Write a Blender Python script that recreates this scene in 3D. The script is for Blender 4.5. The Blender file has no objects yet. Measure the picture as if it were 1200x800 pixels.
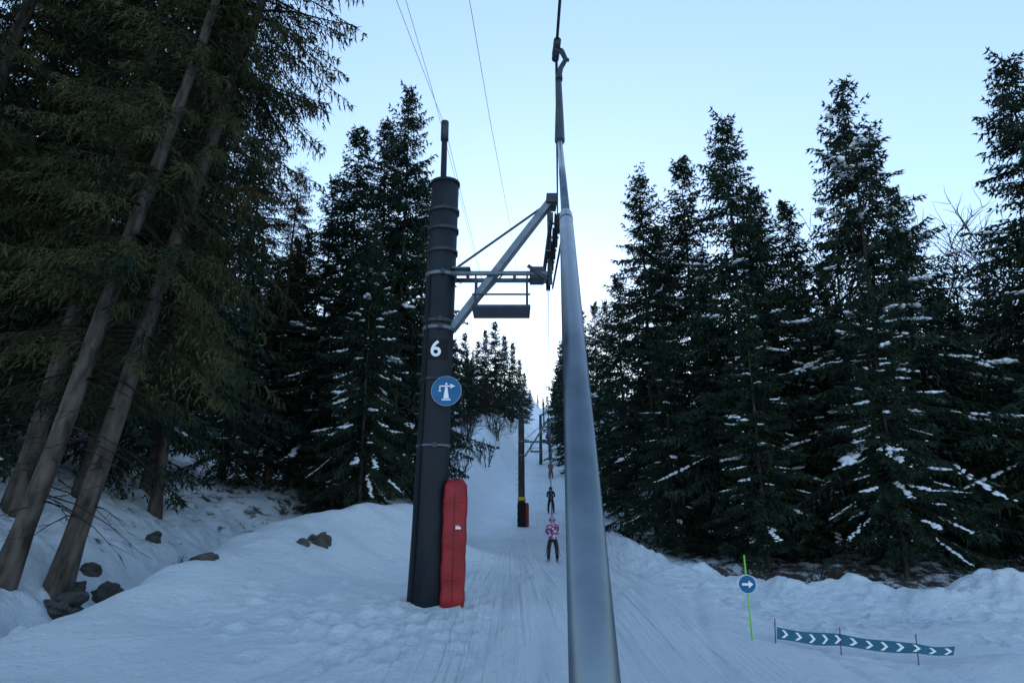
import bpy, math, random, bmesh
import numpy as np
from mathutils import Vector, Matrix
random.seed(7)
TH=math.radians(15.0); CT,ST=math.cos(TH),math.sin(TH); F=800.0
scene=bpy.context.scene
coll=scene.collection

# ---------------------------------------------------------------- survey helpers
def zrow(v,Y):
    return Y*math.tan(TH+math.atan((400-v)/F))
def P(u,v,Y):
    z=zrow(v,Y); d=Y*CT+z*ST
    return Vector(((u-600)/F*d,Y,z))
def Pd(u,v,d):
    b=(400-v)/F; a=(u-600)/F
    return Vector((a*d,(CT-b*ST)*d,(ST+b*CT)*d))

# ---------------------------------------------------------------- numpy noise
def _h(i,j,s):
    n=(i.astype(np.int64)*374761393+j.astype(np.int64)*668265263+s*982451653)&0x7fffffff
    n=((n^(n>>13))*1274126177)&0x7fffffff
    n=n^(n>>16)
    return (n&0xffff)/65535.0
def vn(x,y,s=0):
    i=np.floor(x); j=np.floor(y); fx=x-i; fy=y-j
    fx=fx*fx*fx*(fx*(fx*6-15)+10); fy=fy*fy*fy*(fy*(fy*6-15)+10)
    a=_h(i,j,s);b=_h(i+1,j,s);c=_h(i,j+1,s);d=_h(i+1,j+1,s)
    return (a+(b-a)*fx)*(1-fy)+(c+(d-c)*fx)*fy-0.5
def fbm(x,y,s=0,o=4,g=0.5):
    r=0;a=1;f=1
    for k in range(o):
        r=r+a*vn(x*f+k*17.3,y*f+k*5.1,s+k); a*=g; f*=2.03
    return r
def ss(x,a,b):
    t=np.clip((x-a)/(b-a),0,1); return t*t*(3-2*t)

# ---------------------------------------------------------------- terrain height
prof=[(10.8,702),(16,676),(22,657),(30,640),(43,619),(55,590),(72,565),(100,541),(140,518),(180,503),(230,489),(300,478)]
py=np.array([-60,-20,0,5,7.5]+[p[0] for p in prof]+[340,500,1500.])
pz=np.array([-7,-3.2,-1.72,-1.56,-1.45]+[zrow(p[1],p[0]) for p in prof]+[51,46,20.])
fy_=np.arange(-60,1500,0.5); fz_=np.interp(fy_,py,pz)
def gs(a,s):
    k=np.exp(-0.5*(np.arange(-30,31)/s)**2); k/=k.sum(); return np.convolve(np.pad(a,30,mode='edge'),k,mode='valid')
fz1=gs(fz_,4); fz2=gs(fz_,14)
w=ss(fy_,30,70); fzs=fz1*(1-w)+fz2*w
def polyd(x,y,pts):
    best=np.full(x.shape,1e9); hh=np.zeros(x.shape)
    for (x0,y0,h0),(x1,y1,h1) in zip(pts[:-1],pts[1:]):
        dx,dy=x1-x0,y1-y0; t=np.clip(((x-x0)*dx+(y-y0)*dy)/(dx*dx+dy*dy),0,1)
        d=np.hypot(x-x0-t*dx,y-y0-t*dy); h=h0+(h1-h0)*t
        m=d<best; best=np.where(m,d,best); hh=np.where(m,h,hh)
    return best,hh
_fp=np.random.default_rng(5)
FOOT=[(-2.6+_fp.uniform(-1.5,1.7),9.4+_fp.uniform(-1.7,2.2)) for _ in range(42)]+[(-0.55+.10*k*(-1)**k-.12*k,8.2+.42*k) for k in range(12)]+[(4.2+.3*k,11.0+.28*k+.12*(-1)**k) for k in range(14)]+[(_fp.uniform(5,11),_fp.uniform(11.5,15)) for _ in range(30)]
def H(x,y,detail=True):
    x=np.asarray(x,float); y=np.asarray(y,float)
    z=np.interp(y,fy_,fzs)
    s=x-(0.14+0.05*y)
    d,h=polyd(x,y,[(-8.5,5,0.05),(-6.3,8,0.18),(-5.3,11,0.42),(-5.1,14,0.82),(-4.9,17.5,1.45),(-3.9,19.5,1.62),(-3.2,21.0,1.55),(-4.0,25,1.2)])
    wd=1.4+0.4*ss(y,12,20)
    z=z+h*np.exp(-(d/wd)**2)*(1+0.2*fbm(x*0.8,y*0.8,77,2))
    d,h=polyd(x,y,[(-8.6,5,0.3),(-7.2,7.5,0.6),(-6.8,9,0.85),(-7.0,12,1.05),(-7.3,16,0.95),(-6.9,20,0.8),(-8.5,24,0.3)])
    z=z-h*np.exp(-(d/0.8)**2)*(1+1.2*fbm(x*1.2,y*1.2,5,3))
    lx=-x-7.5
    z=z+(0.48*np.clip(lx,0,9)+0.12*np.clip(lx-9,0,60))*ss(y,-5,6)*ss(lx,0,1.5)
    z=z+2.0*ss(y,21,31)*ss(-s,4.0,7)*(1-ss(-x,8,14))
    z=z+5.2*ss(y,40,88)*ss(-s,1.9,7.5)+ss(y,70,200)*ss(-s,9,60)*8
    r=np.clip(s-1.2,0,4.5)
    z=z-0.17*r*(1-ss(y,20,45))*ss(y,-2,6)
    d,h=polyd(x,y,[(5.3,45,0.3),(4.4,30,0.5),(4.1,20.5,0.36),(6.5,17.6,0.48),(10,16.3,0.58),(16,15.4,0.66),(26,14,0.7)])
    wv=1.0+0.9*fbm(x*0.5,y*0.5,91,2)
    z=z+h*np.exp(-(d/wv)**2)*(1+1.0*fbm(x*1.1,y*1.1,9,4))
    fr=ss(y-(17.4-0.25*(x-6)),0,3)*ss(s,3.5,6)
    z=z+fr*(0.10+0.35*fbm(x*0.35,y*0.35,31,3))+ss(y,40,80)*ss(s,5,14)*1.5+ss(y,90,220)*ss(s,14,60)*6
    z=z+0.30*np.exp(-(((x-6.7)/0.9)**2+((y-9.6)/0.8)**2))
    z=z+0.25*np.exp(-(((x-8.5)/2.0)**2+((y-12.6)/1.0)**2))
    if detail:
        pist=(1-ss(np.abs(s-0.5),1.4,2.6))
        off=1-pist
        z=z+0.10*fbm(x*0.45,y*0.4,2,3)*off*(1+2*ss(y,40,120))
        rough=1.2*np.exp(-(((x+2.0)/1.6)**2+((y-9.7)/1.4)**2))+np.exp(-((s-3.4)/1.5)**2)*ss(y,8,12)*0.9
        rough=rough+1.0*np.exp(-((y-15.2+0.16*(x-7))/2.2)**2)*ss(x,3,5)+.8*np.exp(-((s+1.75)/.5)**2)*ss(y,10,12)*(1-ss(y,30,40))
        z=z+0.17*rough*np.abs(fbm(x*2.6,y*2.6,12,4))
        z=z+0.04*fbm(x*1.6,y*1.3,3,4)*off
        tr=np.exp(-(np.abs(s-0.22)/0.10)**2)+np.exp(-(np.abs(s+0.22)/0.10)**2)
        z=z-0.045*tr*(0.7+fbm(x*0,y*0.5,8,2))+0.034*fbm(s*4.0,y*0.12,40,4)*np.clip(pist+.3,0,1)
        z=z+0.30*fbm(x*1.4,y*1.4,21,4)*np.clip(fr*.85+ss(lx,-1.6,0.0)*ss(y,7,9),0,1)
        for (c0,k,a) in ((-2.2,.25,.04),(-2.6,.27,.03),(3.4,-.12,.04),(4.0,-.16,.03),(2.2,.02,.035),(-1.3,.12,.03),(1.2,.05,.03),(1.7,-.06,.03),(.7,.03,.022)):
            q=s-(c0+k*(y-9)+.5*np.sin(y*.35+c0)); z=z-a*(np.exp(-(q/.07)**2)-.4*np.exp(-((q-.14)/.06)**2))*(1-ss(y,18,28))
        if x.size>1000:
            for (fx0,fy0) in FOOT: 
                q=((x-fx0)/.10)**2+((y-fy0)/.17)**2
                z=z-.07*np.exp(-q**2)+.025*np.exp(-(np.sqrt(q)-1.5)**2*4)
    return z
def Hs(x,y): return float(H(np.array([x]),np.array([y]))[0])
def G(u,v,y0=4.0,y1=80.0):
    ys=np.arange(y0,y1,0.03)[:999]; zs=np.array([zrow(v,Y) for Y in ys]); xs=(u-600)/F*(ys*CT+zs*ST)
    hs=H(xs,ys); k=np.argmax(hs>zs)
    return Vector((xs[k],ys[k],hs[k]))

# ---------------------------------------------------------------- materials
def mat(name,col=(.5,.5,.5),rough=.6,metal=0,spec=None):
    m=bpy.data.materials.new(name); m.use_nodes=True
    b=m.node_tree.nodes['Principled BSDF']
    b.inputs['Base Color'].default_value=(*col,1); b.inputs['Roughness'].default_value=rough; b.inputs['Metallic'].default_value=metal
    if spec is not None: b.inputs['Specular IOR Level'].default_value=spec
    return m
def noisy(name,c1,c2,scale=5,rough=.6,metal=0,bump=0.0,bscale=None,stretch=(1,1,1),lo=.35,hi=.65,detail=5,coord='Object',r2=None,bd=.02,spec=None):
    m=mat(name,c1,rough,metal,spec); nt=m.node_tree; N=nt.nodes; L=nt.links; b=N['Principled BSDF']
    tc=N.new('ShaderNodeTexCoord'); mp=N.new('ShaderNodeMapping'); mp.inputs['Scale'].default_value=stretch
    L.new(tc.outputs[coord],mp.inputs['Vector'])
    n=N.new('ShaderNodeTexNoise'); n.inputs['Scale'].default_value=scale; n.inputs['Detail'].default_value=detail
    L.new(mp.outputs[0],n.inputs['Vector'])
    cr=N.new('ShaderNodeValToRGB'); cr.color_ramp.elements[0].position=lo; cr.color_ramp.elements[1].position=hi
    cr.color_ramp.elements[0].color=(*c1,1); cr.color_ramp.elements[1].color=(*c2,1)
    L.new(n.outputs['Fac'],cr.inputs['Fac']); L.new(cr.outputs['Color'],b.inputs['Base Color'])
    if r2 is not None:
        mr=N.new('ShaderNodeMapRange'); mr.inputs['From Min'].default_value=lo; mr.inputs['From Max'].default_value=hi
        mr.inputs['To Min'].default_value=rough; mr.inputs['To Max'].default_value=r2
        L.new(n.outputs['Fac'],mr.inputs['Value']); L.new(mr.outputs[0],b.inputs['Roughness'])
    if bump>0:
        n2=N.new('ShaderNodeTexNoise'); n2.inputs['Scale'].default_value=bscale or scale*2; n2.inputs['Detail'].default_value=6
        L.new(mp.outputs[0],n2.inputs['Vector'])
        bp=N.new('ShaderNodeBump'); bp.inputs['Strength'].default_value=bump; bp.inputs['Distance'].default_value=bd
        L.new(n2.outputs['Fac'],bp.inputs['Height']); L.new(bp.outputs[0],b.inputs['Normal'])
    return m

M_bark=noisy('spruce_bark',(.03,.025,.021),(.12,.10,.085),6,.95,bump=.9,bscale=14,stretch=(1,1,.25),spec=.1)
M_twig=mat('twig_wood',(.036,.028,.023),.9,spec=.1)
M_fol=noisy('spruce_needles',(.011,.024,.018),(.034,.054,.032),1.1,.8,lo=.35,hi=.65,detail=1,spec=.1)
M_folb=noisy('spruce_needles_warm',(.015,.024,.013),(.062,.060,.026),.8,.8,lo=.35,hi=.65,detail=1,spec=.08)
M_snowc=mat('clinging_snow',(.84,.87,.91),.6)
M_black=noisy('black_coated_steel',(.005,.008,.012),(.018,.023,.030),3,.5,bump=.25,bscale=25,stretch=(1,1,.3),r2=.75,spec=.25)
M_wood=noisy('weathered_pylon_coating',(.03,.028,.026),(.07,.062,.055),3,.8,spec=.2)
M_galv=noisy('galvanised_steel',(.12,.15,.175),(.21,.245,.275),7,.5,.45,bump=.1,r2=.65)
M_dark=noisy('dark_steel',(.018,.022,.028),(.045,.052,.060),8,.5,.3)
M_rub=mat('black_rubber',(.010,.010,.011),.8,spec=.25)
M_rope=mat('steel_rope',(.03,.03,.035),.5,.5)
M_white=mat('white_paint',(.8,.8,.8),.5)
M_blue=noisy('sign_blue',(.004,.085,.21),(.006,.11,.25),4,.45,spec=.3)

def snow_material():
    m=mat('snow',(.8,.84,.9),.65); nt=m.node_tree; N=nt.nodes; L=nt.links; b=N['Principled BSDF']
    b.inputs['Specular IOR Level'].default_value=.2
    tc=N.new('ShaderNodeTexCoord')
    at=N.new('ShaderNodeAttribute'); at.attribute_name='forest'
    ap=N.new('ShaderNodeAttribute'); ap.attribute_name='piste'
    n1=N.new('ShaderNodeTexNoise'); n1.inputs['Scale'].default_value=1.6; n1.inputs['Detail'].default_value=9; n1.inputs['Roughness'].default_value=.7
    L.new(tc.outputs['Object'],n1.inputs['Vector'])
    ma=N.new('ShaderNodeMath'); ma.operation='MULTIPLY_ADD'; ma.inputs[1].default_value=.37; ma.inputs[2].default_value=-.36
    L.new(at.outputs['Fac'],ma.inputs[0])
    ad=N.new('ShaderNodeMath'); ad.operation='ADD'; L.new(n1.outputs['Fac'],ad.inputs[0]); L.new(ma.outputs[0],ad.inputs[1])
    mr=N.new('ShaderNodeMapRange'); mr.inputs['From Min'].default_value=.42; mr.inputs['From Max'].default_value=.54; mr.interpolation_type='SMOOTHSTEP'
    L.new(ad.outputs[0],mr.inputs['Value'])
    n2=N.new('ShaderNodeTexNoise'); n2.inputs['Scale'].default_value=.35; n2.inputs['Detail'].default_value=5; L.new(tc.outputs['Object'],n2.inputs['Vector'])
    cr=N.new('ShaderNodeValToRGB'); cr.color_ramp.elements[0].color=(.75,.82,.885,1); cr.color_ramp.elements[1].color=(.85,.895,.925,1)
    cr.color_ramp.elements[0].position=.3; cr.color_ramp.elements[1].position=.7
    L.new(n2.outputs['Fac'],cr.inputs['Fac'])
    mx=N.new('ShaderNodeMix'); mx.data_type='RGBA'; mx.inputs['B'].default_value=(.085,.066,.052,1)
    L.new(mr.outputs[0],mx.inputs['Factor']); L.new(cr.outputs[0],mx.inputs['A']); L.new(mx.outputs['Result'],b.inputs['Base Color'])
    n3=N.new('ShaderNodeTexNoise'); n3.inputs['Scale'].default_value=5; n3.inputs['Detail'].default_value=8; n3.inputs['Roughness'].default_value=.7
    L.new(tc.outputs['Object'],n3.inputs['Vector'])
    mp=N.new('ShaderNodeMapping'); mp.inputs['Rotation'].default_value=(0,0,math.atan(.05)); mp.inputs['Scale'].default_value=(9,.12,1)
    L.new(tc.outputs['Object'],mp.inputs['Vector'])
    n4=N.new('ShaderNodeTexNoise'); n4.inputs['Scale'].default_value=1.3; n4.inputs['Detail'].default_value=4; L.new(mp.outputs[0],n4.inputs['Vector'])
    mm=N.new('ShaderNodeMath'); mm.operation='MULTIPLY'; L.new(n4.outputs['Fac'],mm.inputs[0]); L.new(ap.outputs['Fac'],mm.inputs[1])
    m2=N.new('ShaderNodeMath'); m2.operation='MULTIPLY_ADD'; m2.inputs[1].default_value=1.4; L.new(mm.outputs[0],m2.inputs[0]); L.new(n3.outputs['Fac'],m2.inputs[2])
    bp=N.new('ShaderNodeBump'); bp.inputs['Strength'].default_value=1.0; bp.inputs['Distance'].default_value=.18
    L.new(m2.outputs[0],bp.inputs['Height']); L.new(bp.outputs[0],b.inputs['Normal'])
    return m
M_snow=snow_material()

# ---------------------------------------------------------------- mesh helpers
def mesh_np(name,V,T,mi,mats,smooth=False):
    me=bpy.data.meshes.new(name); V=np.asarray(V,np.float32); T=np.asarray(T,np.int32)
    n=T.shape[1]
    me.vertices.add(len(V)); me.vertices.foreach_set('co',V.ravel())
    me.loops.add(T.size); me.loops.foreach_set('vertex_index',T.ravel())
    me.polygons.add(len(T)); me.polygons.foreach_set('loop_start',np.arange(0,T.size,n,dtype=np.int32)); 
    if mi is not None: me.polygons.foreach_set('material_index',np.asarray(mi,np.int32))
    for m in mats: me.materials.append(m)
    me.update(calc_edges=True); me.validate()
    if smooth: me.polygons.foreach_set('use_smooth',np.ones(len(T),bool))
    return me
def add(name,me,parent=None,loc=None):
    o=bpy.data.objects.new(name,me); coll.objects.link(o)
    if parent: o.parent=parent
    if loc is not None: o.location=loc
    return o
def empty(name,loc=(0,0,0)):
    o=bpy.data.objects.new(name,None); o.location=loc; o.empty_display_size=.3; coll.objects.link(o); return o
def tubepts(pts,rad,seg=12,cap=True):
    V=[];Fc=[]; pts=[Vector(p) for p in pts]
    if not hasattr(rad,'__len__'): rad=[rad]*len(pts)
    up=None
    for i,p in enumerate(pts):
        d=(pts[min(i+1,len(pts)-1)]-pts[max(i-1,0)]).normalized()
        if up is None: up=d.orthogonal().normalized()
        up=(up-d*up.dot(d)).normalized(); sd=d.cross(up)
        for k in range(seg):
            a=2*math.pi*k/seg; V.append(p+(up*math.cos(a)+sd*math.sin(a))*rad[i])
    for i in range(len(pts)-1):
        for k in range(seg):
            a=i*seg+k;b=i*seg+(k+1)%seg; Fc.append((a,b,b+seg,a+seg))
    if cap:
        Fc.append(tuple(range(seg-1,-1,-1))); Fc.append(tuple(range((len(pts)-1)*seg,len(pts)*seg)))
    return V,Fc
def pymesh(name,V,Fc,m,parent=None,smooth=True,loc=None):
    me=bpy.data.meshes.new(name); me.from_pydata([tuple(v) for v in V],[],Fc); me.materials.append(m); me.update()
    if smooth:
        for p in me.polygons: p.use_smooth=len(p.vertices)<=4
    return add(name,me,parent,loc)
def tube(name,pts,rad,m,parent=None,seg=12): 
    V,Fc=tubepts(pts,rad,seg); return pymesh(name,V,Fc,m,parent)
def beam(name,p1,p2,w,h,m,parent=None,bevel=.006):
    p1=Vector(p1);p2=Vector(p2); d=(p2-p1); L=d.length; d.normalize()
    up=Vector((0,0,1)); 
    if abs(d.dot(up))>.98: up=Vector((0,1,0))
    s=d.cross(up).normalized(); up=s.cross(d)
    V=[]
    for t in (p1,p2):
        for a,b in ((-1,-1),(1,-1),(1,1),(-1,1)): V.append(t+s*a*w/2+up*b*h/2)
    o=pymesh(name,V,[(3,2,1,0),(4,5,6,7),(0,1,5,4),(1,2,6,5),(2,3,7,6),(3,0,4,7)],m,parent,False)
    if bevel:
        b=o.modifiers.new('b','BEVEL'); b.width=bevel; b.segments=2
    return o
def box(name,c,size,m,parent=None,bevel=.01,rot=None):
    x,y,z=[s/2 for s in size]; V=[Vector((a*x,b*y,cc*z)) for a in(-1,1) for b in(-1,1) for cc in(-1,1)]
    V=[v+Vector(c) for v in V]
    o=pymesh(name,V,[(0,1,3,2),(4,6,7,5),(0,4,5,1),(2,3,7,6),(0,2,6,4),(1,5,7,3)],m,parent,False)
    if bevel:
        b=o.modifiers.new('b','BEVEL'); b.width=bevel; b.segments=2
    return o

# ---------------------------------------------------------------- ground
def axis(lo,dl,dh,hi,st,g=1.09):
    a=list(np.arange(dl,dh,st)); s=st; x=dh
    while x<hi: a.append(x); s*=g; x+=s
    a.append(hi); s=st; x=dl-st
    while x>lo: a.insert(0,x); s*=g; x-=s
    a.insert(0,lo); return np.array(a)
ax=axis(-700,-12,14,700,.065); ay=axis(-60,6.0,20,1400,.065,1.03)
X,Yg=np.meshgrid(ax,ay); Z=H(X,Yg)
V=np.stack([X.ravel(),Yg.ravel(),Z.ravel()],1)
nx,ny=len(ax),len(ay); I=np.arange(nx*ny).reshape(ny,nx)
Q=np.stack([I[:-1,:-1].ravel(),I[:-1,1:].ravel(),I[1:,1:].ravel(),I[1:,:-1].ravel()],1)
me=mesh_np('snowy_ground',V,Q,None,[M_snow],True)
S=X-(0.14+0.05*Yg)
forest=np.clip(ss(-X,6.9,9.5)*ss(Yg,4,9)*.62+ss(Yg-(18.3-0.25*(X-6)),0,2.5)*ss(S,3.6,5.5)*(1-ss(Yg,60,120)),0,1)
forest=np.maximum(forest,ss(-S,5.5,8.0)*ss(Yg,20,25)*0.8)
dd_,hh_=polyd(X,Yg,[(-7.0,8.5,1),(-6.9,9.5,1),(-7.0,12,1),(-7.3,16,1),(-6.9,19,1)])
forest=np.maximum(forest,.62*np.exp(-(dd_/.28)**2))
pis=(1-ss(np.abs(S-.5),1.6,3.0))
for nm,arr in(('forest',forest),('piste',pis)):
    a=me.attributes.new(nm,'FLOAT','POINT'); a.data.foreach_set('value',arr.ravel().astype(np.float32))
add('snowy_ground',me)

# ---------------------------------------------------------------- spruce generator
def spruce(seed,Ht=20,R=3.3,crown0=.08,spacing=.36,node=.17,shoots=4,snowp=.12,shoot=.27,width=.045,sparse=0.0,dead=0,prof=.8,wood=True,snowsz=1.0,hang=1.0):
    r=np.random.default_rng(seed); VV=[];TT=[];MM=[]; off=0
    def put(v,t,m):
        nonlocal off
        VV.append(v); TT.append(t+off); MM.append(np.full(len(t),m)); off+=len(v)
    n=16; seg=9; zs=np.linspace(-.5,Ht,n); r0=.0072*Ht+.035
    bx=np.cumsum(r.normal(0,.025,n)); by=np.cumsum(r.normal(0,.025,n)); bx-=bx[0]; by-=by[0]
    rad=r0*np.clip(1-(zs/Ht),0.02,1)**.85; rad[0]*=1.5
    a=np.arange(seg)*2*np.pi/seg
    tv=np.stack([(bx[:,None]+rad[:,None]*np.cos(a)),(by[:,None]+rad[:,None]*np.sin(a)),np.repeat(zs[:,None],seg,1)],2).reshape(-1,3)
    tt=[]
    for i in range(n-1):
        for k in range(seg):
            p=i*seg+k;q=i*seg+(k+1)%seg; tt+= [(p,q,q+seg),(p,q+seg,p+seg)]
    put(tv,np.array(tt),0)
    cen=lambda z:(np.interp(z,zs,bx),np.interp(z,zs,by))
    z0=crown0*Ht; z=z0; nodesP=[];nodesD=[];nodesS=[]; snowP=[];snowD=[]; snowL=[]
    wv=[];wt=[];wo=0
    def stick(p,rads):
        nonlocal wo
        for i,(c,q) in enumerate(zip(p,rads)):
            for k in range(3):
                an=k*2.094; wv.append((c[0]+q*math.cos(an)*.7,c[1]+q*math.sin(an)*.7,c[2]+q*math.sin(an+.6)))
            if i:
                b=wo+(i-1)*3
                for k in range(3):
                    k2=(k+1)%3; wt.append((b+k,b+k2,b+3+k2)); wt.append((b+k,b+3+k2,b+3+k))
        wo+=3*len(p)
    ph=r.uniform(0,6.28,4)
    while z<Ht*.985:
        t=(z-z0)/(Ht-z0); nb=r.integers(4,8) if t<.85 else r.integers(3,6)
        for b in range(nb):
            if r.random()<sparse*(1-.6*t): continue
            az=r.uniform(0,2*np.pi)
            lob=1+.16*math.sin(az*2+ph[0]+z*.5)+.14*math.sin(az*3+ph[1]-z*.9)+.1*math.sin(z*2.3+ph[2])
            L=R*((1-t)**prof)*(.75+.25*min(1,t*6+.2))*lob*r.uniform(.62,1.2)+.12
            pit=math.radians(np.interp(t,[0,.35,.75,1],[-16,-8,12,50])+r.normal(0,6))
            m=6; rr=np.linspace(0,L,m); u=rr/L
            zz=np.tan(pit)*rr-.20*hang*L*u*u+.13*L*u**4
            azb=az+r.normal(0,.12)*u
            cx,cy=cen(z); p=np.stack([cx+rr*np.cos(azb),cy+rr*np.sin(azb),z+r.uniform(-.12,.12)+zz],1)
            if wood: stick(p[[0,2,4,5]],np.array([.012*L+.008,.009*L+.005,.004*L+.004,.003]))
            nn=max(3,int(L/node)); uu=np.linspace(.12 if t>.3 else .22,1,nn)
            q=np.stack([np.interp(uu,u,p[:,k]) for k in range(3)],1)
            d=np.gradient(q,axis=0); d/=np.linalg.norm(d,axis=1,keepdims=True)+1e-9
            keep=r.random(nn)>.06
            nodesP.append(q[keep]); nodesD.append(d[keep]); nodesS.append((L*(1-uu))[keep])
            if r.random()<snowp*(1.25 if .1<t<.75 else .5) and L>.7:
                ln=r.uniform(.2,.6)*L; a0=r.uniform(.35,.75)*L; k=max(2,int(ln/.10)); uq=np.linspace(a0,min(L*1.0,a0+ln),k)/L
                sq=np.stack([np.interp(uq,u,p[:,j]) for j in range(3)],1); sd_=np.gradient(sq,axis=0) ; sd_/=np.linalg.norm(sd_,axis=1,keepdims=True)+1e-9
                env=.35+.75*np.sin(np.linspace(.25,2.9,k)); env*=r.uniform(.55,1.1,k); gate=r.random(k)>.2
                snowP.append(sq[gate]); snowD.append(sd_[gate]); snowL.append((env*r.uniform(.6,1.2))[gate])
            ks=r.random(nn)<.010*(snowp/.12)
            if ks.any(): snowP.append(q[ks]); snowD.append(d[ks]); snowL.append(np.full(ks.sum(),.45))
        z+=spacing*r.uniform(.6,1.4)*(1-.45*t)
    for _ in range(dead):
        zq=r.uniform(.06,crown0+.15)*Ht; az=r.uniform(0,6.28); L=r.uniform(.5,2.2)
        u=np.linspace(0,1,4); cx,cy=cen(zq)
        p=np.stack([cx+L*u*math.cos(az),cy+L*u*math.sin(az),zq-.25*L*u*u*1.4+r.normal(0,.03,4)],1)
        stick(p,np.array([.02,.014,.009,.003]))
        for k in range(5):
            uu=r.uniform(.3,1); c=np.array([np.interp(uu,u,p[:,j]) for j in range(3)]); a2=az+r.choice([-1,1])*r.uniform(.5,1.2); l2=r.uniform(.2,.7)
            stick(np.stack([c,c+l2*np.array([math.cos(a2),math.sin(a2),-.35])]),np.array([.007,.002]))
    if wv: put(np.array(wv),np.array(wt),1)
    qp=np.concatenate(nodesP);qd=np.concatenate(nodesD);qs=np.concatenate(nodesS)
    P_=[];D_=[];LEN=[]
    for sgn in(-1,1):
        N=len(qp); ang=sgn*r.uniform(.6,1.25,N); c,s=np.cos(ang),np.sin(ang)
        dd=np.stack([qd[:,0]*c-qd[:,1]*s,qd[:,0]*s+qd[:,1]*c,qd[:,2]*.5-r.uniform(.05,.75,N)*hang],1)
        dd/=np.linalg.norm(dd,axis=1,keepdims=True)
        tl=np.clip(.42*qs+.12,.1,.85)*r.uniform(.6,1.2,N)
        for k in range(shoots):
            fr=(k+.3*r.random(N))/shoots
            p=qp+dd*(tl*fr)[:,None]; p[:,2]-= .25*hang*tl*fr*fr
            d2=dd+r.normal(0,.42,(N,3)); d2[:,2]-=.28*hang*r.random(N)
            P_.append(p);D_.append(d2);LEN.append(np.minimum(shoot,tl*.9+.05)*r.uniform(.65,1.25,N))
    P_.append(qp); D_.append(qd+r.normal(0,.3,qd.shape)); LEN.append(np.full(len(qp),shoot*.9))
    p=np.concatenate(P_);d=np.concatenate(D_);l=np.concatenate(LEN); d/=np.linalg.norm(d,axis=1,keepdims=True)
    rnd=r.normal(0,1,p.shape); sd=np.cross(d,rnd); sd/=np.linalg.norm(sd,axis=1,keepdims=True)+1e-9
    wd=(width*r.uniform(.7,1.3,len(p)))[:,None]
    v0=p-sd*wd*.9; v1=p+sd*wd*.9; v2=p+d*l[:,None]
    nv=np.stack([v0,v1,v2],1).reshape(-1,3); k=np.arange(len(p))*3
    put(nv,np.stack([k,k+1,k+2],1),2)
    if snowP:
        sp=np.concatenate(snowP);sD=np.concatenate(snowD);sL=np.concatenate(snowL)
        ph_=(1+5**.5)/2
        iv=np.array([(-1,ph_,0),(1,ph_,0),(-1,-ph_,0),(1,-ph_,0),(0,-1,ph_),(0,1,ph_),(0,-1,-ph_),(0,1,-ph_),(ph_,0,-1),(ph_,0,1),(-ph_,0,-1),(-ph_,0,1)],float); iv/=np.linalg.norm(iv[0])
        it=np.array([(0,11,5),(0,5,1),(0,1,7),(0,7,10),(0,10,11),(1,5,9),(5,11,4),(11,10,2),(10,7,6),(7,1,8),(3,9,4),(3,4,2),(3,2,6),(3,6,8),(3,8,9),(4,9,5),(2,4,11),(6,2,10),(8,6,7),(9,8,1)])
        N=len(sp); sz=sL[:,None]*np.stack([r.uniform(.10,.17,N),r.uniform(.10,.26,N),r.uniform(.05,.09,N)],1)*snowsz
        h=sD.copy(); sdv=np.stack([-h[:,1],h[:,0],np.zeros(N)],1); sdv/=np.linalg.norm(sdv,axis=1,keepdims=True)+1e-9
        upv=np.cross(h,sdv)
        upv*=np.sign(upv[:,2:3]+1e-9)
        pos=sp+upv*.06+sdv*r.normal(0,.11,N)[:,None]
        jit=1+r.normal(0,.2,(N,12,1))
        vv=pos[:,None,:]+((iv[None,:,0:1]*sz[:,None,0:1])*h[:,None,:]+(iv[None,:,1:2]*sz[:,None,1:2])*sdv[:,None,:]+(iv[None,:,2:3]*sz[:,None,2:3])*upv[:,None,:])*jit
        tt=(it[None]+(np.arange(N)*12)[:,None,None]).reshape(-1,3)
        put(vv.reshape(-1,3),tt,3)
    return np.concatenate(VV),np.concatenate(TT),np.concatenate(MM)

def tree_mesh(nm,fol=M_fol,**k):
    V,T,Mi=spruce(**k); return mesh_np(nm,V,T,Mi,[M_bark,M_twig,fol,M_snowc]),k.get('Ht',20)
VAR=[tree_mesh('spruce_mesh_a',seed=1,R=4.2,crown0=.07,snowp=.10,hang=1.15),
     tree_mesh('spruce_mesh_b',seed=2,R=3.7,crown0=.10,snowp=.18,sparse=.08,snowsz=1.1),
     tree_mesh('spruce_mesh_c',seed=3,R=3.1,crown0=.06,snowp=.07,prof=.7),
     tree_mesh('spruce_mesh_d',seed=4,R=5.0,crown0=.12,snowp=.28,sparse=.12,prof=.9,snowsz=1.3,hang=1.15)]
TALL=[tree_mesh('tall_spruce_mesh_a',M_folb,seed=11,Ht=24,R=2.6,crown0=.30,snowp=.0,sparse=.38,dead=60,node=.13,shoots=6,shoot=.17,width=.02,hang=1.8,prof=.55,spacing=.35),
      tree_mesh('tall_spruce_mesh_b',M_folb,seed=12,Ht=24,R=2.7,crown0=.18,snowp=.0,sparse=.25,dead=45,node=.13,shoots=6,shoot=.18,width=.021,hang=1.7,prof=.6,spacing=.36),
      tree_mesh('tall_spruce_mesh_c',M_fol,seed=13,Ht=24,R=3.7,crown0=.07,snowp=.012,sparse=.05,dead=35,node=.17,shoots=5,width=.036,shoot=.24,hang=1.5,prof=.6)]
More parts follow.
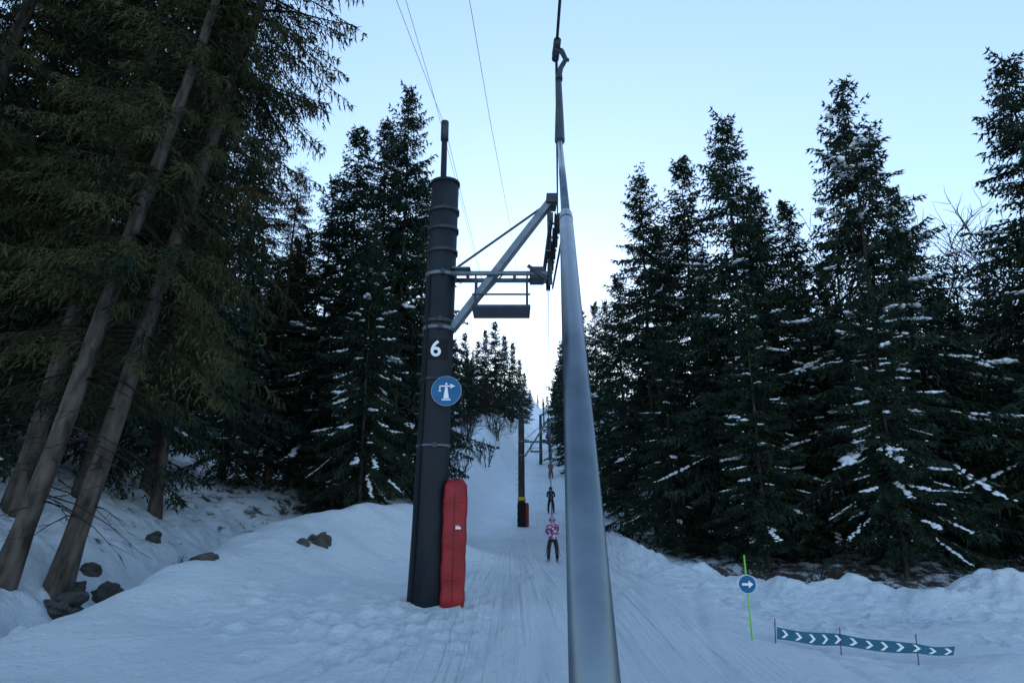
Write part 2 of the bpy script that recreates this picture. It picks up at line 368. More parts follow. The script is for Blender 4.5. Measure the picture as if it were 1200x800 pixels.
def plant(var,x,y,h,lean=(0,0),rz=None,wide=1.0):
    me,h0=var; z=Hs(x,y)-.1
    o=add('spruce_tree',me,loc=(x,y,z)); s=h/h0; o.scale=(s*wide,s*wide,s)
    ax_=Vector((lean[0],lean[1],1)).normalized(); q=Vector((0,0,1)).rotation_difference(ax_)
    o.rotation_mode='QUATERNION'
    o.rotation_quaternion=q@Matrix.Rotation(random.uniform(0,6.28) if rz is None else rz,3,'Z').to_quaternion()
    return o
def plant_top(vi,u,v,Y,wide=1.0):
    p=P(u,v,Y); g=Hs(p.x,Y); plant(VAR[vi],p.x,Y,p.z-g,wide=wide)
for a in [(0,748,195,34,.9),(2,800,180,36,1.0),(1,773,262,38),(0,843,130,29,.95),(1,882,215,33),(2,918,232,30),(3,985,95,26,.98),
          (1,1045,215,31),(0,1170,60,24,1.0),(2,722,322,46),(1,708,350,58,.8),(2,697,352,70,.8),(0,1100,330,27),(3,1010,300,23.5,.9),
          (1,870,330,25.5),(0,1250,20,22),(2,820,330,31),(3,1150,310,31),(3,940,330,28,.9),(1,1215,220,30),(0,775,380,30,.9)]:
    plant_top(*a)
for a in [(0,480,97,30,.8),(1,455,140,32,.9),(2,425,145,28,.95),(1,392,205,29,.9),(0,362,262,31,.9),(2,500,205,36,.9),(3,440,250,25.5,.72),(1,335,300,29,.9),(2,405,330,27),(0,470,300,33,.75),(2,300,330,27)]:
    plant_top(*a)
plant(TALL[0],-8.5,12.0,21,(.175,.03),rz=.4); plant(TALL[1],-8.0,12.7,23,(.165,.05),rz=2.2)
for (vi,x,y,h,l) in [(1,-10.4,14.6,23,.13),(1,-12.5,13,24,.15),(2,-11.0,17.8,24,.06),(2,-13.5,17.5,23,.06),(2,-11.6,22,21,.02),(1,-15.5,15,24,.10),(2,-16,22,23,.0),(1,-10.4,20.5,20,.02),(0,-12.6,10.6,22,.16),(2,-18,18,24,.0),(1,-10,28.5,15,0),(2,-12.5,30,19,0)]:
    plant(TALL[vi],x,y,h,(l+random.uniform(-.02,.02),random.uniform(-.02,.04)))

LOW=[spruce(seed=50+i,Ht=20,R=[3.4,3.0,3.8][i],crown0=.05,spacing=.5,node=.32,shoots=3,snowp=.03,shoot=.42,width=.10,wood=False) for i in range(3)]
def mass(name,items):
    VV=[];TT=[];MM=[];off=0
    for (x,y,h,wd) in items:
        V,T,Mi=LOW[random.randrange(3)]; s=h/20; a=random.uniform(0,6.28); c,sn=math.cos(a),math.sin(a)
        W=np.stack([(V[:,0]*c-V[:,1]*sn)*s*wd+x,(V[:,0]*sn+V[:,1]*c)*s*wd+y,V[:,2]*s+Hs(x,y)-.2],1)
        VV.append(W);TT.append(T+off);MM.append(Mi);off+=len(W)
    add(name,mesh_np(name,np.concatenate(VV),np.concatenate(TT),np.concatenate(MM),[M_bark,M_twig,M_fol,M_snowc]))
it=[]
for _ in range(60):
    y=random.uniform(26,75); x=-random.uniform(12+.12*y,60); it.append((x,y,random.uniform(15,20),1.1))
for _ in range(60):
    y=random.uniform(33,85); x=random.uniform(9+.17*y,65); it.append((x,y,random.uniform(13,17),1.1))
mass('background_forest',it)
it=[]
def top(u,v,Y,w=1.2):
    p=P(u,v,Y); it.append((p.x,Y,max(4,p.z-Hs(p.x,Y)),w))
for a in [(545,388,78),(533,395,72),(560,398,86),(569,385,92),(580,375,90),(592,392,100),(601,400,118),(609,420,135),(615,436,160),(621,455,210,1.4),(552,420,74),(570,440,84),(586,440,98),(597,440,110),
          (520,380,75),(505,360,72),(657,402,140),(664,385,115),(670,372,95),(678,362,80),(653,430,190),(649,448,240),(630,460,286),(636,463,292),(641,461,290),(648,458,285),(654,450,270),(660,420,160)]:
    top(*a)
for _ in range(45):
    y=random.uniform(85,330); it.append((-random.uniform(9+.03*y,60+.2*y)+.05*y-3,y,random.uniform(10,15),1))
    y=random.uniform(85,330); it.append((random.uniform(12+.075*y,70+.2*y),y,random.uniform(10,14),1))
mass('distant_trees',it)

def shrub(seed,h,nst=7,lev=4):
    r=random.Random(seed); V=[];T=[]
    def seg(a,b,ra,rb):
        o=len(V); d=(b-a).normalized(); u=d.orthogonal(); w=d.cross(u)
        for c,q in((a,ra),(b,rb)):
            for k in range(3): V.append(c+(u*math.cos(k*2.094)+w*math.sin(k*2.094))*q)
        for k in range(3):
            k2=(k+1)%3; T.append((o+k,o+k2,o+3+k2)); T.append((o+k,o+3+k2,o+3+k))
    def grow(p,d,l,rad,lv):
        q=p
        for i in range(3):
            n=(d+Vector((r.gauss(0,.14),r.gauss(0,.14),r.gauss(.03,.1)))).normalized(); e=q+n*l/3
            seg(q,e,rad*(1-.2*i),rad*(.8-.2*i)); q=e; d=n
            if lv>0:
                for _ in range(2): 
                    grow(q,(d+Vector((r.gauss(0,.6),r.gauss(0,.6),r.gauss(.1,.4)))).normalized(),l*r.uniform(.45,.7),rad*.5,lv-1)
    for _ in range(nst): grow(Vector((r.gauss(0,.15),r.gauss(0,.15),-.1)),Vector((r.gauss(0,.35),r.gauss(0,.35),1)).normalized(),h*.5,.012*h+.004,lev-1)
    return mesh_np('bare_shrub_mesh',np.array([tuple(v) for v in V]),np.array(T),None,[M_twig])
SH=[shrub(1,3,5,4),shrub(2,2,6,3)]
for (u,v,Y,k,s) in [(548,500,62,0,1.3),(566,520,60,1,1.4),(582,505,75,0,1.3),(535,535,50,1,1.3),(520,520,56,0,1.2),(560,480,80,0,1.6),(598,480,100,1,1.4),(575,500,82,0,1.5)]:
    x=(u-600)/F*(Y*CT+zrow(v,Y)*ST); o=add('bare_shrub',SH[k],loc=(x,Y,Hs(x,Y))); o.scale=(s,)*3; o.rotation_euler=(0,0,u)
for (x,y,s) in [(-6.2,13.5,.22),(-6.7,15.2,.28),(-7.6,11.4,.25),(-7.8,16.5,.35),(8.5,20,.5),(13,19,.6)]:
    o=add('bare_shrub',SH[1],loc=(x,y,Hs(x,y)-.03)); o.scale=(s,)*3; o.rotation_euler=(0,0,x*9)
BT=shrub(5,12,3,5)
p=P(1100,280,36); o=add('bare_deciduous_tree',BT,loc=(p.x+.5,36,Hs(p.x,36)-.2)); o.scale=(1.6,)*3
p=P(1125,260,33); o=add('bare_deciduous_tree',BT,loc=(p.x+.5,33,Hs(p.x,33)-.2)); o.scale=(1.5,)*3; o.rotation_euler=(0,0,2)

# ---------------------------------------------------------------- rocks (half buried, irregular)
M_rock=noisy('dark_rock',(.022,.02,.019),(.085,.076,.066),4,.9,bump=.8)
def rock(u,v,s,seed):
    g=G(u,v)
    bm=bmesh.new(); bmesh.ops.create_icosphere(bm,subdivisions=4,radius=1)
    r=random.Random(seed); ox=r.uniform(0,50)
    for vv in bm.verts:
        c=vv.co.copy(); n=float(fbm(np.array([c.x*1.5+ox+c.z]),np.array([c.y*1.5+c.z*1.7+ox]),seed,3,.5)[0]); c=c*(1+.8*n)
        c=Vector([math.copysign(abs(q)**.8,q) for q in c])
        vv.co=Vector((c.x*s[0],c.y*s[1],c.z*s[2]+c.x*s[2]*.35))
    me=bpy.data.meshes.new('rock'); me.materials.append(M_rock)
    bm.to_mesh(me); bm.free()
    o=add('rock',me,loc=g+Vector((0,.05,-s[2]*.35))); o.rotation_euler=(0,0,r.uniform(-.5,.5))
for a in [(372,636,(.26,.2,.24),1),(352,637,(.15,.12,.13),2),(122,694,(.26,.3,.26),3),(66,706,(.55,.35,.22),4),(176,632,(.22,.25,.2),6),(980,670,(.25,.2,.18),7),(100,672,(.20,.2,.2),9),(236,655,(.26,.2,.15),11),(88,690,(.14,.12,.14),12)]:
    rock(*a)

# ---------------------------------------------------------------- pylons
M_red=noisy('red_vinyl_pad',(.22,.009,.013),(.32,.017,.021),3,.5,bump=.6,bscale=6,stretch=(1,1,1.6),spec=.3)
M_yel=mat('yellow_paint',(.6,.45,.03),.5)
def pad(name,c,w,d,h,m,parent,tilt=0):
    n=24;k=24; V=[];Fc=[]
    for j in range(k):
        t=j/(k-1); z=h*t; f=1.0
        e=min(t,1-t)*h/.14; f=1-(1-min(1,e))**2*.35
        f*=1+.03*math.sin(t*26)+.015*math.sin(t*61)
        for i in range(n):
            a=2*math.pi*i/n; ca,sa=math.cos(a),math.sin(a); pw=.45
            V.append(Vector((c[0]+tilt*z+w/2*f*math.copysign(abs(ca)**pw,ca),c[1]+d/2*f*math.copysign(abs(sa)**pw,sa),c[2]+z)))
    for j in range(k-1):
        for i in range(n):
            a=j*n+i;b=j*n+(i+1)%n; Fc.append((a,b,b+n,a+n))
    Fc.append(tuple(range(n-1,-1,-1))); Fc.append(tuple(range((k-1)*n,k*n)))
    return pymesh(name,V,Fc,m,parent)
def disc(name,c,r,y,m,parent,seg=40,th=.006):
    V=[];Fc=[]
    for s in(0,1):
        for i in range(seg):
            a=2*math.pi*i/seg; V.append(Vector((c.x+r*math.cos(a),y+s*th,c.z+r*math.sin(a))))
    Fc=[tuple(range(seg)),tuple(range(2*seg-1,seg-1,-1))]+[(i,i+seg,(i+1)%seg+seg,(i+1)%seg) for i in range(seg)]
    return pymesh(name,V,Fc,m,parent,False)
def flat(name,polys,c,y,m,parent,sc=1.):
    V=[];Fc=[]
    for pl in polys:
        o=len(V); V+= [Vector((c.x+a*sc,y,c.z+b*sc)) for a,b in pl]; Fc.append(tuple(range(o,len(V))))
    return pymesh(name,V,Fc,m,parent,False)
def pylon(b,lean,ax_,main=False,h=6.8,pads=True):
    E=empty('ski_lift_pylon',b)
    X0=lambda z:lean*z/h
    L=lambda x,y,z:Vector((x,y,z))
    cs=1.0 if main else .8; MC=M_black if main else M_wood
    tube('column',[L(-.02,0,-.5),L(X0(1),0,1),L(X0(3.5),0,3.5),L(X0(h),0,h)],[.285*cs,.265*cs,.25*cs,.235*cs],MC,E,32)
    tube('column_cap',[L(X0(h),0,h),L(X0(h),0,h+.05)],[.255*cs]*2,MC,E,32)
    if main:
        tube('mast',[L(X0(h)-.05,.1,h-.3),L(X0(h)-.05,.1,h+1.32)],[.055,.05],M_black,E,10)
        tube('mast_tip',[L(X0(h)-.05,.1,h+.95),L(X0(h)-.05,.1,h+1.33)],[.07,.07],M_dark,E,10)
    for zz in (5.13,4.2,4.32,3.35,2.3,6.3,5.95,5.55) if main else (5.13,4.3):
        tube('clamp_band',[L(X0(zz),0,zz-.03),L(X0(zz),0,zz+.03)],[.265*cs]*2,M_galv if zz in(5.13,4.3,4.2) else M_dark,E,32)
    if main:
        for zz in (5.13,4.2,4.32,2.3): box('clamp_bolt',(X0(zz)+.05,-.27,zz),(.07,.05,.09),M_dark,E,.008)
        tube('wire_band',[L(X0(2.3),0,2.29),L(X0(2.3),0,2.31)],[.272,.272],M_galv,E,32)
    dx=ax_-b.x
    za=5.13; 
    for yy in(-.17,.17):
        tube('cross_arm',[L(X0(za)+.2,yy,za),L(dx-.1,yy,za)],.04,M_galv,E,12)
    beam('arm_plate',L(X0(za)+.2,0,za+.1),L(X0(za)+.5,0,za+.1),.4,.02,M_galv,E)
    for q in (.55,.95,1.35,1.7):
        beam('arm_brace',L(q*dx/2,-.17,za),L(q*dx/2,.17,za),.05,.05,M_galv,E)
    for yy in(-.17,.17):
        beam('diagonal_strut',L(X0(4.25)+.22,yy*.6,4.22),L(dx-.02,yy*.6,6.5),.05,.11,M_galv,E)
    beam('stay_rod',L(X0(za)+.2,.0,za+.12),L(dx-.06,0,6.48),.035,.035,M_dark,E)
    beam('strut_head',L(dx,-.2,6.5),L(dx,.2,6.5),.18,.16,M_dark,E)
    beam('hanger',L(dx-.04,0,6.45),L(dx-.04,0,5.0),.07,.07,M_dark,E)
    beam('sheave_beam',L(dx-.09,-1.45,5.55),L(dx-.09,1.45,5.62),.05,.14,M_dark,E)
    beam('catch_rail',L(dx+.10,-1.6,5.42),L(dx+.10,1.6,5.5),.03,.05,M_dark,E)
    beam('arm_end_box',L(dx-.38,0,za+.02),L(dx-.14,0,za+.02),.36,.2,M_dark,E)
    beam('arm_end_bracket',L(dx-.42,-.22,za+.12),L(dx-.1,-.22,za-.12),.03,.06,M_dark,E)
    for k in range(6):
        yy=-1.3+k*.52
        tube('sheave_wheel',[L(dx-.035,yy,5.5),L(dx-.025,yy,5.5),L(dx,yy,5.5),L(dx+.025,yy,5.5),L(dx+.035,yy,5.5)],[.17,.16,.13,.16,.17],M_rub,E,20)
        tube('axle',[L(dx-.13,yy,5.5),L(dx+.06,yy,5.5)],.02,M_galv,E,8)
        if k%2==0: beam('rocker',L(dx-.11,yy,5.52),L(dx-.11,yy+.52,5.52),.03,.09,M_dark,E)
    px=X0(4.6)+.55
    beam('platform_deck',L(px,-.0,4.52),L(dx-.38,0,4.52),.62,.05,M_dark,E)
    for xx in (px+.05,dx-.43):
        for yy in(-.26,.26): beam('platform_hanger',L(xx,yy,4.5),L(xx,yy*.65,5.12),.03,.03,M_dark,E)
    beam('platform_rail',L(px,-.3,4.72),L(dx-.38,-.3,4.72),.025,.03,M_dark,E)
    beam('platform_brace',L(px+.05,-.27,4.55),L(px+.5,-.2,5.1),.025,.025,M_dark,E)
    for k in range(14 if main else 5):
        zz=2.2+k*.33; beam('step_bolt',L(X0(zz)-.05,.2,zz),L(X0(zz)-.36,.24,zz),.018,.018,M_dark,E,0)
    if main:
        pad('safety_pad',(.40,-.12,-.12),.36,.30,1.9,M_red,E,.012)
        for zz in (.35,1.45): beam('pad_strap',L(.26,-.280,zz),L(.56,-.280,zz),.008,.03,M_red,E,.002)
        flat('pad_label',[[(-.03,-.03),(.05,-.03),(.05,.0),(-.03,.0)],[(-.03,.01),(.03,.01),(.03,.02),(-.03,.02)]],L(.47,0,1.08),-.287,M_white,E)
        beam('pad_seam',L(.405,-.281,.02),L(.42,-.281,1.62),.004,.006,M_rub,E,0)
        V=[]
        for j,zz in enumerate((3.66,3.98)):
            for i in range(9):
                a=math.radians(-90-42+i*84/8+4); V.append(Vector((X0(3.8)+.262*math.cos(a),.262*math.sin(a),zz)))
        pymesh('number_plate',V,[(i,i+1,i+10,i+9) for i in range(8)],M_rub,E)
        tx=bpy.data.curves.new('number_six','FONT'); tx.body='6'; tx.size=.36; tx.align_x='CENTER'; tx.extrude=.004; tx.offset=.006
        tx.materials.append(M_white); o=bpy.data.objects.new('number_six',tx); coll.objects.link(o); o.parent=E
        o.location=(X0(3.8)+.0,-.272,3.70); o.rotation_euler=(math.radians(90),0,0)
        c=Vector((X0(3.1)+.20,0,3.13))
        disc('sign_rim',c,.235,-.300,M_white,E); disc('sign_disc',c,.231,-.306,M_blue,E)
        flat('sign_pictogram',[[(-.045,-.12),(.045,-.12),(.016,.06),(-.016,.06)],[(-.10,.085),(.07,.085),(.07,.065),(-.10,.065)],[(.06,.112),(.14,.075),(.06,.038)],
             [(-.11,.085),(-.092,.085),(-.092,.02),(-.11,.02)],[(-.07,-.15),(.07,-.15),(.07,-.13),(-.07,-.13)],[(-.016,.095),(.016,.095),(.016,.125),(-.016,.125)],
             [(-.12,.01),(-.08,.01),(-.08,-.01),(-.12,-.01)]],c,-.312,M_white,E)
        beam('sign_bracket',L(X0(3.1),-.24,3.13),L(X0(3.1)+.2,-.290,3.13),.03,.04,M_galv,E)
        tube('cable_conduit',[L(-.18,-.22,-.2),L(-.17+X0(3),-.215,3),L(X0(5)-.16,-.2,5.1)],.018,M_rub,E,8)
    elif pads:
        pad('safety_pad',(.0,-.27,-.1),.52,.3,1.6,M_rub,E); pad('safety_pad_side',(.30,-.1,-.1),.30,.4,1.5,M_red,E)
        tube('yellow_collar',[L(0,0,1.52),L(0,0,1.74)],[.28,.24],M_yel,E,20)
    return E
def ropex(y): return .14+.05*y
b6=P(499,705,10.8); b6.z=Hs(b6.x,b6.y)
t6=P(522,218,10.8); h6=t6.z-b6.z
pylon(Vector(b6),t6.x-b6.x,ropex(10.8)-.0,True,h6)
PY=[(10.8,b6.z)]
for Y,u in ((43,611),(95,634),(190,638)):
    x=(u-600)/F*(Y*CT+zrow(550,Y)*ST); z=Hs(x,Y); pylon(Vector((x,Y,z)),0.0,ropex(Y) if Y<50 else x+2,False,pads=Y<50); PY.append((Y,z,ropex(Y) if Y<50 else x+2))

def cable(name,pts,r,m=M_rope,sub=1):
    cu=bpy.data.curves.new(name,'CURVE'); cu.dimensions='3D'; s=cu.splines.new('POLY'); s.points.add(len(pts)-1)
    for i,p in enumerate(pts): s.points[i].co=(*p,1)
    cu.bevel_depth=r; cu.bevel_resolution=2; cu.materials.append(m); o=bpy.data.objects.new(name,cu); coll.objects.link(o); return o
def sag(a,b,s,n=14):
    a=Vector(a);b=Vector(b); return [a.lerp(b,i/n)-Vector((0,0,s*4*(i/n)*(1-i/n))) for i in range(n+1)]
grip=Pd(652,58,4.0)
ropept=[Vector((ropex(10.8),10.8-1.4,b6.z+5.32)),Vector((ropex(10.8),10.8+1.4,b6.z+5.36))]
pts=sag((.05,-14,3.2),grip,0.0,4)+ropept
last=ropept[-1]
for (Y,z,rx) in PY[1:]:
    nx_=Vector((rx,Y,z+5.36)); pts+=sag(last,nx_,.006*(nx_.y-last.y),16)[1:]; last=nx_
pts.append(Vector((last.x+3,300,Hs(last.x+3,300)+5)))
cable('haul_rope',pts,.0085)
mt=Vector((t6.x-.05,10.9,t6.z+1.25))
m7=Vector((PY[1][2]-1.75,43.1,PY[1][1]+6.9))
cable('signal_cable',sag(P(455,-25,7.6),mt,.02,6)+sag(mt,m7,.5)[1:]+sag(m7,(5,95,PY[2][1]+6.9),.6)[1:],.004)
cable('signal_cable',[P(468,-25,8.0),P(505,100,11),P(535,215,16),P(556,300,24)]+[Vector(m7)+Vector((.3,0,-.2))],.004)
cable('signal_cable',[P(545,-30,7.2),P(575,145,11),P(597,260,18),P(612,360,35),P(628,430,90)],.004)

# ---------------------------------------------------------------- the tow pole in front of the rider
E=empty('tow_bar_pole',(0,0,0))
A=Pd(663,250,1.80); B=Pd(697,800,.44); C=B+(B-A)*.12; M_pole=noisy('brushed_steel_tube',(.12,.15,.18),(.17,.205,.24),14,.27,.85,bump=.03,bscale=180,stretch=(1,1,1),r2=.36,bd=.002)
dirp=(A-B).normalized(); D=Pd(656,165,3.35)
tube('lower_tube',[C,C.lerp(A,.5),A-dirp*.03,A-dirp*.008,A],[.0168,.0168,.0168,.0155,.0135],M_pole,E,40)
tube('tube_collar',[A-dirp*.10,A-dirp*.06],[.0172,.0172],M_pole,E,32)
tube('upper_tube',[A-dirp*.05,D],[.0120,.0120],M_pole,E,24)
T1=Pd(655,92,3.75)
tube('spring_sleeve',[D-(D-A).normalized()*.05,D,D.lerp(T1,.4),T1],[.021,.025,.021,.0135],M_dark,E,16)
tube('sleeve_top',[T1-(T1-D).normalized()*.02,T1+(T1-D).normalized()*.03],[.02,.02],M_dark,E,12)
tube('grip_arm',[T1,Pd(657,80,3.82),Pd(663,70,3.86),Pd(667,71,3.86)],[.013,.015,.013,.010],M_dark,E,10)
tube('grip_hook',[Pd(663,70,3.86),Pd(658,60,3.95),Pd(650,57,3.98),Pd(649,64,3.98)],[.013,.016,.018,.012],M_dark,E,10)
tube('grip_clamp',[grip+Vector((0,-.09,-.01)),grip+Vector((0,.10,.01))],[.022,.022],M_dark,E,12)
tube('platter_seat',[C-dirp*.02,C-dirp*.03,C-dirp*.05,C-dirp*.06],[.06,.12,.12,.04],M_rub,E,28)

# ---------------------------------------------------------------- piste marker sign
g=G(882,750); E=empty('piste_direction_sign',g)
dd=g.y*CT+g.z*ST; hh=zrow(650,g.y)-g.z
M_grn=mat('green_pole_paint',(.18,.55,.04),.45)
tube('pole',[Vector((0,0,-.3)),Vector((-.02,0,hh))],.011,M_grn,E,10)
zc=zrow(684,g.y)-g.z; c=Vector((-.015,0,zc)); rr=10.5/F*dd
disc('sign_rim',c,rr,-.022,M_white,E); disc('sign_disc',c,rr*.95,-.027,M_blue,E)
flat('arrow',[[(-.62,-.13),(.12,-.13),(.12,.13),(-.62,.13)],[(.12,-.42),(.66,0),(.12,.42)]],c,-.032,M_white,E,rr)
M_ban=noisy('banner_blue',(.008,.085,.14),(.014,.11,.18),5,.6); M_pur=mat('marker_post_paint',(.05,.02,.05),.5); M_tip=mat('marker_post_tip',(.25,.02,.06),.5)
g1=G(908,754);g2=G(985,767);g3=G(1076,779)
E=empty('chevron_barrier_banner',g1)
posts=[(908,724,g1),(984,734,g2),(1073,742,g3)]
for (u,v,gg) in posts:
    tp=P(u,v,gg.y); a=gg-g1; b=tp-g1
    tube('post',[a-Vector((0,0,.25)),a.lerp(b,.8)],.0075,M_pur,E,8); tube('post_tip',[a.lerp(b,.8),b],.008,M_tip,E,8)
top_=[P(910,734,g1.y),P(984,742,g2.y),P(1074,753,g3.y),P(1119,757,g3.y-.1)]
bot_=[P(910,748,g1.y),P(984,756,g2.y),P(1074,765,g3.y),P(1117,767,g3.y-.12)]
cum=[0]
for i in range(3): cum.append(cum[-1]+(top_[i+1]-top_[i]).length)
def bp_(s,h,off=0):
    s=max(0,min(cum[-1]-1e-6,s)); i=max(k for k in range(3) if cum[k]<=s); t=(s-cum[i])/(cum[i+1]-cum[i])
    p=bot_[i].lerp(bot_[i+1],t).lerp(top_[i].lerp(top_[i+1],t),h)
    p=p+Vector((0,.012*math.sin(s*9)-off-.012,-.02*math.sin(math.pi*t)+.006*math.sin(s*7+h*3))); return p-g1
V=[];Fc=[];n=60
for i in range(n+1):
    for h in(0,.5,1): V.append(bp_(cum[-1]*i/n,h))
for i in range(n):
    for j in(0,1): a=i*3+j; Fc.append((a,a+3,a+4,a+1))
pymesh('banner_cloth',V,Fc,M_ban,E)
V=[];Fc=[]; nch=12; st=cum[-1]/nch
for i in range(nch):
    s0=(i+.35)*st; w_=.30*st
    for (h0,h1,sh0,sh1) in ((.15,.5,0,1),(.5,.85,1,0)):
        o=len(V); k=.30*st
        for (h,sx) in((h0,sh0*k),(h1,sh1*k)):
            V.append(bp_(s0+sx,h,.006)); V.append(bp_(s0+sx+w_*.75,h,.006))
        Fc.append((o,o+1,o+3,o+2))
pymesh('banner_chevrons',V,Fc,M_white,E,False)

# ---------------------------------------------------------------- skiers
def skier(x,y,h,jm,pm,hm,ropeP):
    s=h/1.7; g=Vector((x,y,Hs(x,y)+.03)); E=empty('skier',g); E.rotation_euler=(0,0,-.05)
    vs=[];ed=[];rd=[]
    def v(p,r,par=None):
        vs.append(Vector(p)*s); rd.append((r*s*1.0,r*s*1.0)); 
        if par is not None: ed.append((par,len(vs)-1))
        return len(vs)-1
    pel=v((0,-.06,.88),.155); ab=v((0,-.03,1.03),.15,pel); ch=v((0,0,1.24),.17,ab); sh=v((0,.02,1.38),.13,ch); nk=v((0,.03,1.46),.06,sh); hd=v((0,.05,1.56),.095,nk); hd2=v((0,.05,1.63),.085,hd)
    for sg in(-1,1):
        hp=v((sg*.10,-.06,.84),.115,pel); kn=v((sg*.155,.06,.48),.085,hp); an=v((sg*.18,-.02,.14),.075,kn); hl=v((sg*.18,.0,.06),.07,an); v((sg*.19,.16,.045),.05,hl)
        so=v((sg*.19,.02,1.36),.085,sh); el=v((sg*.27,.08,1.10),.065,so); wr=v((sg*.15,.27,1.02),.045,el); pa=v((sg*.10,.33,1.03),.042,wr)
        for k in range(4):
            f1=v((sg*(.075-.012*k),.37-.008*k,1.055-.02*k),.014,pa); v((sg*(.04-.01*k),.375-.008*k,1.05-.02*k),.011,f1)
        t1=v((sg*.07,.335,1.075),.014,pa); v((sg*.04,.345,1.085),.011,t1)
    me=bpy.data.meshes.new('body'); me.from_pydata([tuple(q) for q in vs],ed,[]); o=bpy.data.objects.new('body',me); coll.objects.link(o)
    sk=o.modifiers.new('s','SKIN'); 
    for i,q in enumerate(o.data.skin_vertices[0].data): q.radius=rd[i]; q.use_root=(i==0)
    su=o.modifiers.new('u','SUBSURF'); su.levels=2; su.render_levels=2
    dg=bpy.context.evaluated_depsgraph_get(); nm=bpy.data.meshes.new_from_object(o.evaluated_get(dg)); bpy.data.objects.remove(o)
    for m in(jm,pm,M_rub,M_skin): nm.materials.append(m)
    for p in nm.polygons:
        z=p.center.z/s; yv=p.center.y/s
        p.material_index=(3 if (z>1.45) else 2 if (z<.16 or yv>.29) else 1 if z<.86 else 0); p.use_smooth=True
    add('body',nm,E)
    tube('jacket_hem',[Vector((0,-.06,.80))*s,Vector((0,-.055,.86))*s,Vector((0,-.05,.95))*s],[.19*s,.195*s,.165*s],jm,E,20)
    hp=[(0,.04,1.50),(0,.04,1.55),(0,.04,1.62),(0,.04,1.68),(0,.04,1.72),(0,.04,1.74)]
    tube('helmet',[Vector(q)*s for q in hp],[r*s for r in(.105,.125,.13,.105,.06,.01)],hm,E,18)
    tube('goggle_strap',[Vector((0,.045,1.585))*s,Vector((0,.045,1.62))*s],[.134*s,.134*s],M_rub,E,18)
    box('goggles',Vector((0,.165,1.60))*s,(.17*s,.05*s,.075*s),M_rub,E,.01); box('nose',Vector((0,.16,1.545))*s,(.025*s,.04*s,.04*s),M_skin,E,.005)
    for sg in(-1,1):
        xs=sg*.185*s; pr=[(-.75,.0),(-.3,.0),(.4,.0),(.75,.015),(.88,.07),(.93,.12)]
        V=[];Fc=[]
        for (yy,zz) in pr:
            w=.045 if yy<.7 else .035
            for (a,b) in((-w,0),(w,0),(w,.018),(-w,.018)): V.append(Vector((xs+a*s,yy*s,(zz+b)*s-.02)))
        for i in range(len(pr)-1):
            for k in range(4): a=i*4+k;b=i*4+(k+1)%4; Fc.append((a,b,b+4,a+4))
        Fc+=[(3,2,1,0),(20,21,22,23)]; pymesh('ski',V,Fc,M_ski,E,False)
        tube('ski_pole',[Vector((sg*.14,.33,1.05))*s,Vector((sg*.30,-.55,.15))*s],.008,M_rub,E,6)
    R=Vector(ropeP)-g; Rm=Matrix.Rotation(.05,3,'Z'); R=Rm@R; q=Vector((0,.10,.80))*s
    tube('tow_bar',[q,Vector((0,.36,1.06))*s,q.lerp(R,.62)],.017,M_dark,E,8); tube('tow_spring_box',[q.lerp(R,.62),q.lerp(R,.8)],.05,M_dark,E,8); tube('tow_cord',[q.lerp(R,.8),R],.012,M_rub,E,6)
    tube('tow_platter',[q+Vector((0,-.04,-.02)),q+Vector((0,-.0,0))],.09*s,M_rub,E,14)
    return E
M_skin=mat('skin',(.5,.3,.22),.6); M_ski=mat('ski_topsheet',(.05,.06,.08),.4)
def pinkmat():
    m=mat('pink_patterned_jacket',(.5,.1,.3),.7); N=m.node_tree.nodes; L=m.node_tree.links
    tc=N.new('ShaderNodeTexCoord'); vo=N.new('ShaderNodeTexNoise'); vo.inputs['Scale'].default_value=14; vo.inputs['Detail'].default_value=2; L.new(tc.outputs['Object'],vo.inputs['Vector'])
    cr=N.new('ShaderNodeValToRGB'); cr.color_ramp.interpolation='CONSTANT'; e=cr.color_ramp.elements; e[0].color=(.10,.03,.09,1); e[1].position=.47; e[1].color=(.36,.10,.21,1); n=e.new(.56); n.color=(.62,.5,.6,1)
    L.new(vo.outputs['Fac'],cr.inputs['Fac']); L.new(cr.outputs[0],N['Principled BSDF'].inputs['Base Color']); return m
M_pink=pinkmat(); M_blk=mat('black_ski_trousers',(.012,.012,.016),.8); M_hel=mat('pink_helmet',(.34,.18,.27),.4); M_br=mat('rust_red_jacket',(.16,.04,.03),.8); M_navy=mat('dark_jacket',(.02,.02,.028),.8)
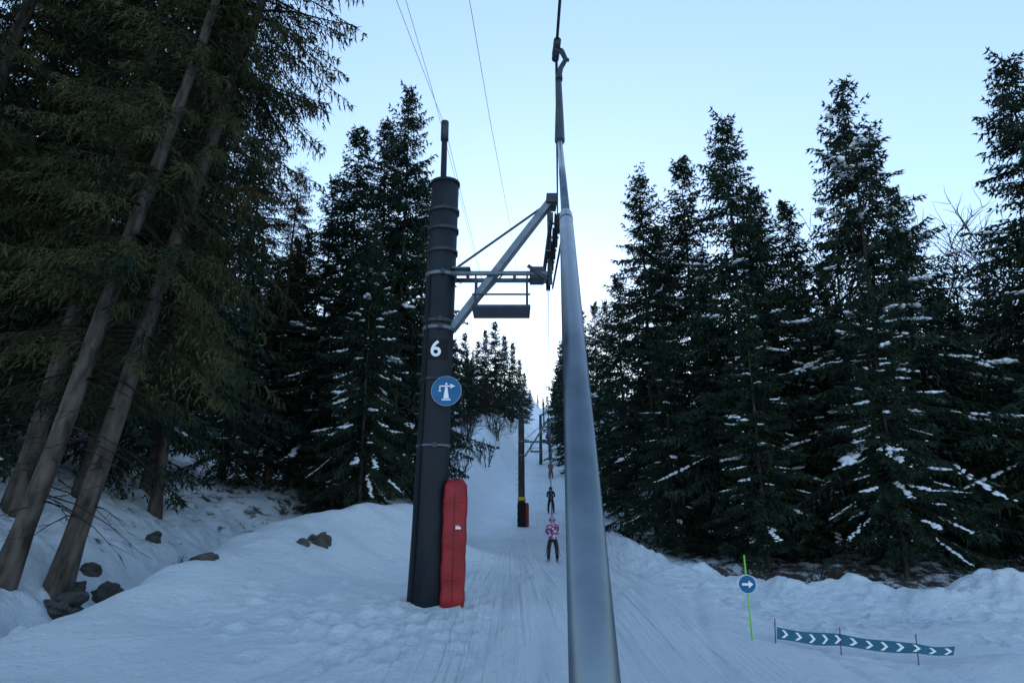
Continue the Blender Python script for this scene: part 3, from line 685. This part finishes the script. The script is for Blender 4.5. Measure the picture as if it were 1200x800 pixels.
def rp(y): 
    for a,b in zip(pts[:-1],pts[1:]):
        if a.y<=y<=b.y: t=(y-a.y)/(b.y-a.y); return a.lerp(b,t)
def sk_at(u,v,Y,h,*m):
    x=(u-600)/F*(Y*CT+zrow(v,Y)*ST); skier(x,Y,h,*m,rp(Y+5.5))
sk_at(648,657,22,1.25,M_pink,M_blk,M_hel)
sk_at(645.5,585,50,1.75,M_navy,M_blk,M_blk)
sk_at(645.5,557,76,1.8,M_br,M_br,M_blk)
sk_at(645,540,104,1.8,M_br,M_blk,M_br)

# ---------------------------------------------------------------- light and camera
az,el=math.radians(3.0),math.radians(8.0)
w=bpy.data.worlds.new('World'); scene.world=w; w.use_nodes=True; N=w.node_tree.nodes; L=w.node_tree.links
sky=N.new('ShaderNodeTexSky'); sky.sky_type='NISHITA'; sky.sun_disc=False; sky.sun_elevation=el; sky.sun_rotation=az; sky.altitude=1500; sky.air_density=1.0; sky.dust_density=.6; sky.ozone_density=2.0
gm=N.new('ShaderNodeGamma'); gm.inputs['Gamma'].default_value=.60; L.new(sky.outputs[0],gm.inputs['Color'])
vm=N.new('ShaderNodeVectorMath'); vm.operation='MULTIPLY'; vm.inputs[1].default_value=(4.0,4.35,4.85); L.new(gm.outputs[0],vm.inputs[0])
L.new(vm.outputs[0],N['Background'].inputs[0]); N['Background'].inputs[1].default_value=.15
sl=bpy.data.lights.new('sun','SUN'); sl.energy=2.5; sl.angle=math.radians(.5); sl.color=(1,.90,.76)
so=bpy.data.objects.new('sun',sl); coll.objects.link(so)
d=-Vector((math.sin(az)*math.cos(el),math.cos(az)*math.cos(el),math.sin(el))); so.rotation_euler=d.to_track_quat('-Z','Y').to_euler()
cam=bpy.data.cameras.new('camera'); cam.lens=24; cam.sensor_width=36; cam.clip_start=.05; cam.clip_end=4000
co=bpy.data.objects.new('camera',cam); coll.objects.link(co); co.location=(0,0,0); co.rotation_euler=(math.radians(90)+TH,0,0); scene.camera=co
scene.view_settings.view_transform='Standard'; scene.view_settings.look='None'; scene.view_settings.exposure=0; scene.view_settings.gamma=1
